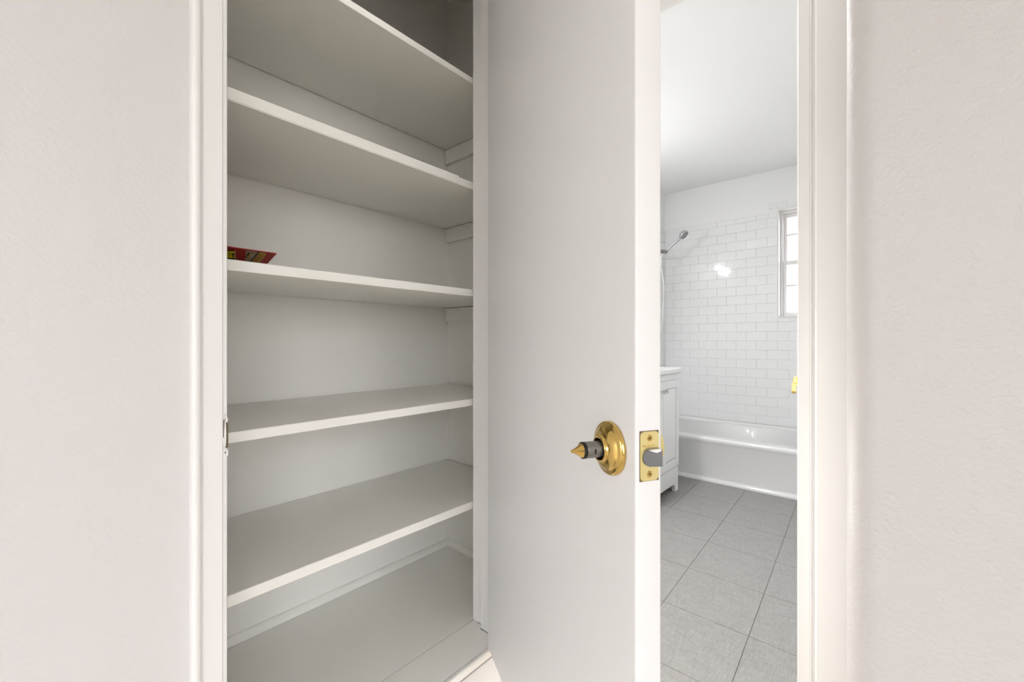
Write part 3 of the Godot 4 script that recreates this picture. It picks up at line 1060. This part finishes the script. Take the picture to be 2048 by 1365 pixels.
# ---------------------------------------------------------------- vanity
func vanity() -> void:
	var v: Node3D = base("bathroom_vanity", Vector3(2.50, 0, ZL))
	tag(v, "white bathroom vanity cabinet with a raised-panel door and bracket feet", "vanity")
	var W := 0.615
	var D := 0.5155
	box("body", Vector3(0.004, 0.165, 0.002), Vector3(W - 0.004, 0.845, D - 0.020), "cabinet_white", v, 0.002)
	# plinth with an arched cut between bracket feet
	var o := PackedVector2Array([Vector2(0, 0), Vector2(0.055, 0), Vector2(0.058, 0.035), Vector2(0.075, 0.052), Vector2(0.11, 0.058), Vector2(W - 0.11, 0.058), Vector2(W - 0.075, 0.052), Vector2(W - 0.058, 0.035), Vector2(W - 0.055, 0), Vector2(W, 0), Vector2(W, 0.165), Vector2(W - 0.004, 0.172), Vector2(0.004, 0.172), Vector2(0, 0.165)])
	var st := mb()
	sweep(st, o, Vector3(0, 0, D - 0.022), Vector3.RIGHT, Vector3.UP, Vector3.BACK * 0.022)
	put("plinth", st, "cabinet_white", v)
	for x in [0.0, W - 0.018]:
		box("side_panel", Vector3(x, 0, 0.002), Vector3(x + 0.018, 0.165, D - 0.022), "cabinet_white", v, 0.001)
	# face frame
	var ff := mb()
	bx(ff, Vector3(0.004, 0.172, D - 0.020), Vector3(0.045, 0.845, D - 0.004), 0.001)
	bx(ff, Vector3(W - 0.036, 0.172, D - 0.020), Vector3(W - 0.004, 0.845, D - 0.004), 0.001)
	bx(ff, Vector3(0.045, 0.790, D - 0.020), Vector3(W - 0.036, 0.845, D - 0.004), 0.001)
	bx(ff, Vector3(0.045, 0.172, D - 0.020), Vector3(W - 0.036, 0.205, D - 0.004), 0.001)
	put("face_frame", ff, "cabinet_white", v)
	for x in [[0.030, W * 0.5 - 0.002], [W * 0.5 + 0.002, W - 0.020]]:
		var d := Node3D.new()
		d.name = "door"
		v.add_child(d, true)
		var y0 := 0.190
		var y1 := 0.805
		var fr := mb()
		bx(fr, Vector3(x[0], y0, D - 0.004), Vector3(x[0] + 0.048, y1, D + 0.013), 0.0025)
		bx(fr, Vector3(x[1] - 0.048, y0, D - 0.004), Vector3(x[1], y1, D + 0.013), 0.0025)
		bx(fr, Vector3(x[0] + 0.048, y0, D - 0.004), Vector3(x[1] - 0.048, y0 + 0.055, D + 0.013), 0.0025)
		bx(fr, Vector3(x[0] + 0.048, y1 - 0.055, D - 0.004), Vector3(x[1] - 0.048, y1, D + 0.013), 0.0025)
		put("door_frame", fr, "cabinet_white", d)
		box("raised_panel", Vector3(x[0] + 0.049, y0 + 0.056, D - 0.004), Vector3(x[1] - 0.049, y1 - 0.056, D + 0.010), "cabinet_white", d, 0.011)
		var kx: float = x[1] - 0.024 if x[0] < 0.1 else x[0] + 0.024
		var kn := mb()
		lathe(kn, [Vector2(0.006, 0.0), Vector2(0.006, 0.012), Vector2(0.014, 0.018), Vector2(0.014, 0.024), Vector2(0.0, 0.028)], Vector3(kx - 0.008, 0.742, D + 0.013), Vector3.BACK, 24)
		put("knob", kn, "chrome", d)
	# moulded top with its basin and faucet
	box("countertop", Vector3(-0.012, 0.852, 0.002), Vector3(W + 0.016, 0.887, D + 0.022), "counter_white", v, 0.006)
	box("under_moulding", Vector3(0.0, 0.845, 0.002), Vector3(W, 0.852, D + 0.004), "cabinet_white", v)
	var fa := mb()
	lathe(fa, [Vector2(0.026, 0.0), Vector2(0.026, 0.006), Vector2(0.016, 0.010), Vector2(0.016, 0.09), Vector2(0.0, 0.095)], Vector3(W * 0.5, 0.887, 0.10), Vector3.UP, 24)
	tube(fa, [Vector3(W * 0.5, 0.955, 0.10), Vector3(W * 0.5, 0.972, 0.14), Vector3(W * 0.5, 0.970, 0.19), Vector3(W * 0.5, 0.945, 0.215)], 0.010)
	put("faucet", fa, "chrome", v)
	for s in [-1, 1]:
		fa = mb()
		lathe(fa, [Vector2(0.020, 0.0), Vector2(0.020, 0.006), Vector2(0.012, 0.01), Vector2(0.012, 0.05), Vector2(0.0, 0.052)], Vector3(W * 0.5 + 0.10 * s, 0.887, 0.10), Vector3.UP, 20)
		put("faucet_handle", fa, "chrome", v)

# ---------------------------------------------------------------- hand shower
func shower() -> void:
	var sx := XA + 0.37
	var s: Node3D = base("hand_shower", Vector3(sx, 1.885, ZL + 0.0065))
	tag(s, "chrome hand shower on a wall bracket above the bathtub, hose hanging", "shower")
	var fl := mb()
	lathe(fl, [Vector2(0.028, 0.0), Vector2(0.028, 0.003), Vector2(0.020, 0.010), Vector2(0.011, 0.013), Vector2(0.011, 0.014)], Vector3(0, 0.03, 0), Vector3.BACK, 28)
	put("wall_flange", fl, "chrome", s)
	var ar := mb()
	tube(ar, [Vector3(0, 0.03, 0.004), Vector3(0, 0.036, 0.045), Vector3(0, 0.030, 0.085), Vector3(0, 0.010, 0.118)], 0.0085, 14)
	put("shower_arm", ar, "chrome", s)
	var hold := Vector3(0, 0.004, 0.146)
	# bracket: a nut on the arm and a clip round the handle
	var br := mb()
	lathe(br, [Vector2(0.0, -0.016), Vector2(0.0145, -0.016), Vector2(0.0155, -0.013), Vector2(0.0155, 0.009), Vector2(0.0125, 0.013), Vector2(0.0, 0.013)], Vector3(0, 0.008, 0.120), Vector3(0, -0.55, 0.83), 24)
	put("bracket", br, "steel_grey", s)
	var along := Vector3(0, 0.62, 0.78).normalized()
	var cl := mb()
	lathe(cl, [Vector2(0.0, -0.014), Vector2(0.016, -0.014), Vector2(0.0172, -0.011), Vector2(0.0172, 0.012), Vector2(0.015, 0.015), Vector2(0.0, 0.015)], hold, along, 28)
	put("clip", cl, "steel_grey", s)
	var hd := mb()
	lathe(hd, [Vector2(0.0, -0.034), Vector2(0.0085, -0.034), Vector2(0.0100, -0.015), Vector2(0.0105, 0.02), Vector2(0.0112, 0.10), Vector2(0.0130, 0.155), Vector2(0.0165, 0.182), Vector2(0.0, 0.190)], hold, along, 28)
	put("handle", hd, "chrome", s)
	# head: shallow bell that looks down and out
	var tip := hold + along * 0.205
	var face := Vector3(-0.12, -0.70, 0.70).normalized()
	var he := mb()
	lathe(he, [Vector2(0.0, -0.030), Vector2(0.020, -0.027), Vector2(0.033, -0.019), Vector2(0.0405, -0.006), Vector2(0.0425, 0.006), Vector2(0.0410, 0.011), Vector2(0.0365, 0.012)], tip, face, 40)
	put("head", he, "chrome", s)
	var sp := mb()
	lathe(sp, [Vector2(0.0375, 0.008), Vector2(0.0365, 0.0125), Vector2(0.030, 0.0135), Vector2(0.028, 0.0115), Vector2(0.012, 0.0130), Vector2(0.0, 0.0135)], tip, face, 40)
	put("spray_plate", sp, "rubber_grey", s)
	# hose: from the foot of the handle down in a long loop and back to the arm
	var foot := hold - along * 0.034
	var pts := []
	var curve := Curve3D.new()
	curve.add_point(foot, Vector3.ZERO, -along * 0.06)
	curve.add_point(Vector3(0.0, -0.30, 0.128), Vector3(0, 0.10, 0), Vector3(0, -0.12, 0))
	curve.add_point(Vector3(0.004, -0.68, 0.110), Vector3(0, 0.12, 0.012), Vector3(0, -0.05, -0.012))
	curve.add_point(Vector3(0.004, -0.74, 0.080), Vector3(0, 0, 0.025), Vector3(0, 0, -0.025))
	curve.add_point(Vector3(0.002, -0.66, 0.050), Vector3(0, -0.06, 0), Vector3(0, 0.15, 0))
	curve.add_point(Vector3(0.0, -0.02, 0.108), Vector3(0, -0.20, 0), Vector3.ZERO)
	curve.bake_interval = 0.02
	for p in curve.get_baked_points():
		pts.append(p)
	var ho := mb()
	tube(ho, pts, 0.0068, 10)
	put("hose", ho, "hose_white", s)

# ---------------------------------------------------------------- lamps
func omni(called: String, at: Vector3, energy: float, col: Color, size: float) -> void:
	var l := OmniLight3D.new()
	l.name = called
	l.position = at
	l.light_energy = energy
	l.light_color = col
	l.light_size = size
	l.omni_range = 12.0
	l.omni_attenuation = 2.0
	l.shadow_enabled = true
	add_child(l)

func lamps() -> void:
	# flush dome on the ceiling of the short passage before the bathroom door
	dome(Vector3(0.93, 2.5, -0.38), "white glass dome lamp on the ceiling before the bathroom door")
	omni("passage_light", Vector3(0.93, 2.35, -0.38), E_PASSAGE, Color(1.0, 0.99, 0.975), 0.10)
	# added fill lamp hidden behind the open closet door, brightens the passage
	var p: Node3D = base("passage_fill_lamp", Vector3(0.915, 0.70, ZW))
	tag(p, "added fill lamp on the wall, hidden behind the open closet door", "lamp")
	box("socket_plate", Vector3(-0.035, -0.057, 0.0), Vector3(0.035, 0.057, 0.006), "cabinet_white", p, 0.002)
	box("lamp_body", Vector3(-0.022, -0.030, 0.006), Vector3(0.022, 0.012, 0.034), "cabinet_white", p, 0.004)
	var ps := mb()
	lathe(ps, [Vector2(0.0, 0.012), Vector2(0.020, 0.012), Vector2(0.024, 0.030), Vector2(0.020, 0.052), Vector2(0.0, 0.060)], Vector3(0, 0, 0.030), Vector3.UP, 24)
	put("lamp_shade", ps, "lamp_glow", p)
	omni("passage_fill_light", Vector3(0.915, 0.725, ZW + 0.085), E_PASSAGE_FILL, Color(1.0, 0.99, 0.97), 0.03)
	# the same dome further back in the hall
	dome(Vector3(-1.1, 2.5, 1.2), "white glass dome lamp on the hall ceiling by the wide window")
	omni("hall_light", Vector3(-1.1, 2.35, 1.2), E_HALL, Color(1.0, 0.97, 0.93), 0.12)
	# unseen fill lamp, added to brighten the tub apron and bathroom floor
	var dl: Node3D = base("bathroom_fill_lamp", Vector3(1.9, 2.535, -1.2))
	tag(dl, "round fill lamp added out of view in the bathroom ceiling", "lamp")
	var ring := mb()
	lathe(ring, [Vector2(0.060, 0.0), Vector2(0.080, 0.0), Vector2(0.080, -0.004), Vector2(0.062, -0.006), Vector2(0.060, 0.0)], Vector3.ZERO, Vector3.UP, 36)
	put("trim_ring", ring, "cabinet_white", dl)
	var lens := mb()
	lathe(lens, [Vector2(0.060, -0.001), Vector2(0.0, -0.002)], Vector3.ZERO, Vector3.UP, 36)
	put("lens", lens, "lamp_glow", dl)
	var spot := SpotLight3D.new()
	spot.name = "bathroom_fill_light"
	spot.position = Vector3(1.9, 2.52, -1.2)
	spot.rotation_degrees.x = -90
	spot.spot_angle = 72
	spot.spot_angle_attenuation = 0.6
	spot.spot_range = 12.0
	spot.spot_attenuation = 2.0
	spot.light_energy = E_BATH_FILL
	spot.light_color = Color(0.99, 0.99, 1.0)
	spot.light_size = 0.06
	spot.shadow_enabled = true
	add_child(spot)
	# bar with three glass shades over the vanity
	var v: Node3D = base("vanity_lamp", Vector3(2.81, 2.05, ZL))
	tag(v, "chrome bar lamp with frosted shades on the wall over the vanity", "lamp")
	box("back_plate", Vector3(-0.24, -0.04, 0.001), Vector3(0.24, 0.04, 0.02), "chrome", v, 0.004)
	for i in 3:
		var x := -0.16 + 0.16 * i
		var ar := mb()
		tube(ar, [Vector3(x, 0, 0.015), Vector3(x, 0.004, 0.06), Vector3(x, -0.012, 0.085)], 0.008)
		put("arm", ar, "chrome", v)
		var sh := mb()
		lathe(sh, [Vector2(0.0, 0.045), Vector2(0.022, 0.04), Vector2(0.034, 0.015), Vector2(0.040, -0.04), Vector2(0.0, -0.042)], Vector3(x, -0.03, 0.095), Vector3.UP, 24)
		put("shade", sh, "lamp_glow", v)
		omni("vanity_light_%d" % (i + 1), Vector3(2.81 + x, 1.94, ZL + 0.17), E_VANITY, Color(0.99, 0.99, 1.0), 0.04)

func dome(at: Vector3, label: String) -> void:
	var d: Node3D = base("ceiling_lamp", at)
	tag(d, label, "lamp")
	var r := mb()
	lathe(r, [Vector2(0.0, 0.0), Vector2(0.14, 0.0), Vector2(0.145, -0.012), Vector2(0.13, -0.022), Vector2(0.0, -0.022)], Vector3.ZERO, Vector3.UP, 40)
	put("canopy", r, "chrome", d)
	var g := mb()
	lathe(g, [Vector2(0.128, -0.022), Vector2(0.120, -0.045), Vector2(0.090, -0.070), Vector2(0.045, -0.084), Vector2(0.0, -0.088)], Vector3.ZERO, Vector3.UP, 40)
	put("glass_dome", g, "lamp_glow", d)

# ---------------------------------------------------------------- small things
func small_things() -> void:
	# brass latch fitting on the bathroom door jamb
	var c: Node3D = base("door_catch", Vector3(XD + 0.020, EYE - 0.115, -0.1416))
	tag(c, "small brass latch fitting on the bathroom doorway jamb", "latch")
	box("plate", Vector3(-0.010, 0.014, -0.0022), Vector3(0.020, 0.042, 0.0), "brass_pale", c, 0.0008)
	box("staple", Vector3(-0.007, 0.021, -0.0112), Vector3(0.009, 0.036, -0.002), "brass_pale", c, 0.0020)
	var h := mb()
	sweep(h, PackedVector2Array([Vector2(-0.002, 0.026), Vector2(-0.0105, 0.026), Vector2(-0.0135, 0.022), Vector2(-0.0137, 0.0), Vector2(-0.0062, 0.0), Vector2(-0.0058, 0.016), Vector2(-0.002, 0.018)]), Vector3(-0.005, 0.0, 0.0), Vector3.BACK, Vector3.UP, Vector3(0.011, 0, 0))
	put("hook", h, "brass_pale", c)
	box("hook_tip", Vector3(-0.0065, -0.0005, -0.0142), Vector3(0.0065, 0.0045, -0.0058), "brass", c, 0.0012)
